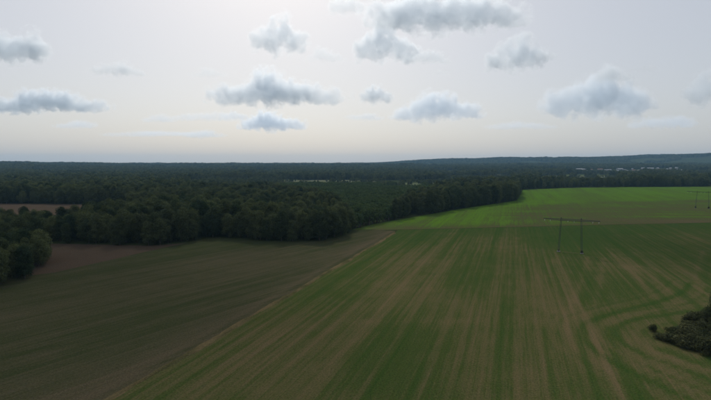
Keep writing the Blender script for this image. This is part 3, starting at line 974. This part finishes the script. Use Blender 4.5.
# ------------------------------------------------------------------ clouds: cumulus volumes over the land, in view and added overhead
def cloud(name, lobes, dens, label, nscale, voxel, group="cumulus clouds in view", aniso=0.55, step=0.4):
    """lobes: list of (x, y, z, rx, ry, rz) in metres"""
    c0 = Vector((sum(q[0] for q in lobes) / len(lobes), sum(q[1] for q in lobes) / len(lobes), min(q[2] for q in lobes)))
    bm = bmesh.new()
    for x, y, z, rx, ry, rz in lobes:
        g = bmesh.ops.create_icosphere(bm, subdivisions=3, radius=1.0)
        for v in g["verts"]:
            v.co = Vector((v.co.x * rx * 1.2, v.co.y * ry * 1.2, v.co.z * rz * 1.2)) + Vector((x, y, z)) - c0
    me = bpy.data.meshes.new(name); bm.to_mesh(me); bm.free()
    tmp = bpy.data.objects.new("tmp_cloud", me); col.objects.link(tmp)
    md = tmp.modifiers.new("r", 'REMESH'); md.mode = 'VOXEL'; md.voxel_size = voxel
    dg = bpy.context.evaluated_depsgraph_get()
    nm = bpy.data.meshes.new_from_object(tmp.evaluated_get(dg))
    bpy.data.objects.remove(tmp)
    nm.name = name
    m = bpy.data.materials.new("cloud_vapour"); m.use_nodes = True
    n, l = m.node_tree.nodes, m.node_tree.links
    n.clear()
    out = n.new("ShaderNodeOutputMaterial"); pv = n.new("ShaderNodeVolumePrincipled")
    tc = n.new("ShaderNodeTexCoord")
    acc = None
    for x, y, z, rx, ry, rz in lobes:
        mp = n.new("ShaderNodeMapping"); mp.vector_type = 'TEXTURE'
        mp.inputs["Location"].default_value = Vector((x, y, z)) - c0
        mp.inputs["Scale"].default_value = (rx, ry, rz)
        l.new(tc.outputs["Object"], mp.inputs[0])
        ln = n.new("ShaderNodeVectorMath"); ln.operation = 'LENGTH'; l.new(mp.outputs[0], ln.inputs[0])
        su = n.new("ShaderNodeMath"); su.operation = 'SUBTRACT'; su.inputs[0].default_value = 1.0; l.new(ln.outputs["Value"], su.inputs[1])
        if acc is None: acc = su.outputs[0]
        else:
            mx = n.new("ShaderNodeMath"); mx.operation = 'SMOOTH_MAX'; mx.inputs[2].default_value = 0.25
            l.new(acc, mx.inputs[0]); l.new(su.outputs[0], mx.inputs[1]); acc = mx.outputs[0]
    nz = noise(n, l, tc.outputs["Object"], nscale, 8, 0.69)
    ad = n.new("ShaderNodeMath"); ad.operation = 'MULTIPLY_ADD'; ad.inputs[1].default_value = 3.2
    l.new(nz, ad.inputs[0]); l.new(acc, ad.inputs[2])
    dn = maprange(n, l, ad.outputs[0], 1.70, 1.98, 0.0, dens)
    l.new(dn, pv.inputs["Density"])
    pv.inputs["Color"].default_value = (0.905, 0.952, 0.995, 1)
    pv.inputs["Anisotropy"].default_value = aniso
    l.new(pv.outputs[0], out.inputs["Volume"])
    m.cycles.volume_step_rate = step
    nm.materials.clear(); nm.materials.append(m)
    o = add_obj("cloud", nm); o.location = c0
    tag(o, label, "cloud", group)
    return o

BASE = 1150.0
def sky_cloud(px, py, wpx, hpx, dens, label, seed, nl=6):
    """a cumulus whose middle stands over the ground point under pixel px, at the height of the cloud base"""
    r = random.Random(seed)
    el = math.atan((164 - (py + hpx * .4)) / 474.0)
    Y = BASE / math.tan(el)
    w, h = wpx * 1.2 / 474.0 * Y, hpx * 1.28 / 474.0 * Y
    X = at_depth(px, Y)
    lobes = []
    for k in range(nl):
        t = (k + .5) / nl * 2 - 1
        big_ = (1 - 0.55 * abs(t) ** 1.5) * r.uniform(.75, 1.1)
        rx = w * .5 / nl * 2.0 * r.uniform(.9, 1.3)
        rz = h * .5 * big_
        lobes.append((X + t * w * .40, Y + r.uniform(-.06, .06) * w, BASE + rz * r.uniform(.75, 1.0), rx, min(rx, rz * 1.2) * r.uniform(.8, 1.1), rz))
    return cloud("cloud", lobes, dens, label, 4.2 / h, max(25.0, h / 14))
CL = [
    (22, 46, 64, 34, 1.0, "thick grey cumulus cut by the left edge of the sky"),
    (122, 68, 46, 14, .7, "small flat cloud standing alone in the upper left sky"),
    (45, 102, 112, 22, .8, "long flat cloud low over the left horizon"),
    (78, 124, 34, 8, .4, "thin faint cloud streak under the long left cloud"),
    (282, 36, 52, 36, 1.0, "ragged grey cumulus in the upper middle of the sky"),
    (325, 55, 30, 13, .5, "faint small cloud between the two upper middle cumulus"),
    (276, 92, 116, 30, .55, "wide grey cumulus bank left of the middle"),
    (385, 45, 54, 36, 1.0, "dark cumulus below the large cloud at the top edge"),
    (424, 57, 42, 12, .8, "flat cloud tail right of the dark middle cumulus"),
    (440, 12, 130, 40, 1.0, "largest cloud cut by the top edge of the sky"),
    (347, 4, 30, 20, .9, "small cloud cut by the top edge near the middle"),
    (376, 94, 28, 19, .8, "small round cloud alone right of the wide bank"),
    (436, 108, 76, 28, .45, "pale hazy cloud right of the small round one"),
    (272, 122, 60, 18, .55, "pale flat cloud under the wide middle bank"),
    (205, 116, 62, 9, .35, "thin pale streak low left of the middle"),
    (512, 54, 48, 34, .9, "grey cumulus with a flat foot right of the middle"),
    (542, 54, 16, 11, .8, "tiny round cloud just right of the grey cumulus"),
    (598, 98, 92, 42, .4, "broad hazy cumulus above the right horizon"),
    (610, 74, 30, 14, .6, "small cloud puff on top of the broad hazy cumulus"),
    (703, 90, 40, 34, .4, "hazy cumulus cut by the right edge of the sky"),
    (150, 133, 90, 6, .3, "faintest cloud streak just above the left horizon"),
    (213, 72, 30, 9, .35, "thin wisp above the left end of the wide middle bank"),
    (440, 71, 14, 5, .7, "tiny cloud speck below the flat cloud tail"),
    (365, 116, 30, 7, .5, "small low flat cloud under the small round one"),
    (160, 118, 28, 8, .4, "small pale puff low on the left beside the thin streak"),
    (238, 115, 24, 9, .5, "small low puff just left of the pale flat cloud"),
    (205, 134, 36, 7, .35, "faint flat cloud lowest left of the middle"),
    (640, 66, 20, 8, .4, "thin wisp right of the puff on the broad cumulus"),
    (520, 125, 60, 8, .35, "faint flat streak low right of the middle"),
    (660, 122, 60, 12, .35, "faint hazy streak low over the right horizon"),
    (398, 116, 18, 6, .4, "tiny low puff under the pale hazy cloud"),
]
for q, (px, py, w, h, dn, lab) in enumerate(CL):
    sky_cloud(px, py, w, h, 0.0112 * dn, lab, 500 + q, 6 if w > 40 else 4)

# unseen cumulus added above the frame, between sun and fields, to shade the land
def shade_cloud(gx_, gy_, rx, ry, dens, label, seed):
    r = random.Random(seed)
    k = (BASE + 150) / math.tan(SUN_EL)
    X, Y = gx_ + math.sin(SUN_AZ) * k, gy_ + math.cos(SUN_AZ) * k
    lobes = []
    for q in range(8):
        a = q * 2.4; t = math.sqrt((q + .3) / 8)
        rr = r.uniform(.42, .6)
        lobes.append((X + rx * .62 * t * math.cos(a), Y + ry * .62 * t * math.sin(a), BASE + r.uniform(110, 190), rx * rr, ry * rr, r.uniform(130, 190)))
    return cloud("cloud", lobes, dens, label, 0.012, 30.0, "unseen clouds added for shade", 0.5, 1.0)
shade_cloud(-190, 150, 230, 170, 0.0045, "broad unseen cumulus added overhead to shade the olive field", 801)
shade_cloud(250, 170, 130, 130, 0.004, "small unseen cumulus added overhead to shade the right thicket", 803)

# ------------------------------------------------------------------ haze
hm = bpy.data.materials.new("haze_air"); hm.use_nodes = True
n, l = hm.node_tree.nodes, hm.node_tree.links
n.clear()
out = n.new("ShaderNodeOutputMaterial"); pv = n.new("ShaderNodeVolumePrincipled")
pv.inputs["Color"].default_value = (0.38, 0.69, 1.0, 1)
pv.inputs["Density"].default_value = 0.000052
pv.inputs["Anisotropy"].default_value = 0.2
l.new(pv.outputs[0], out.inputs["Volume"])
m = MB(); m.box((-11500, -2000, -3), (11500, 12000, 262))
hz_o = add_obj("haze", m.mesh("haze", hm))
tag(hz_o, "thin blue summer haze over the land", "haze", kind="stuff")
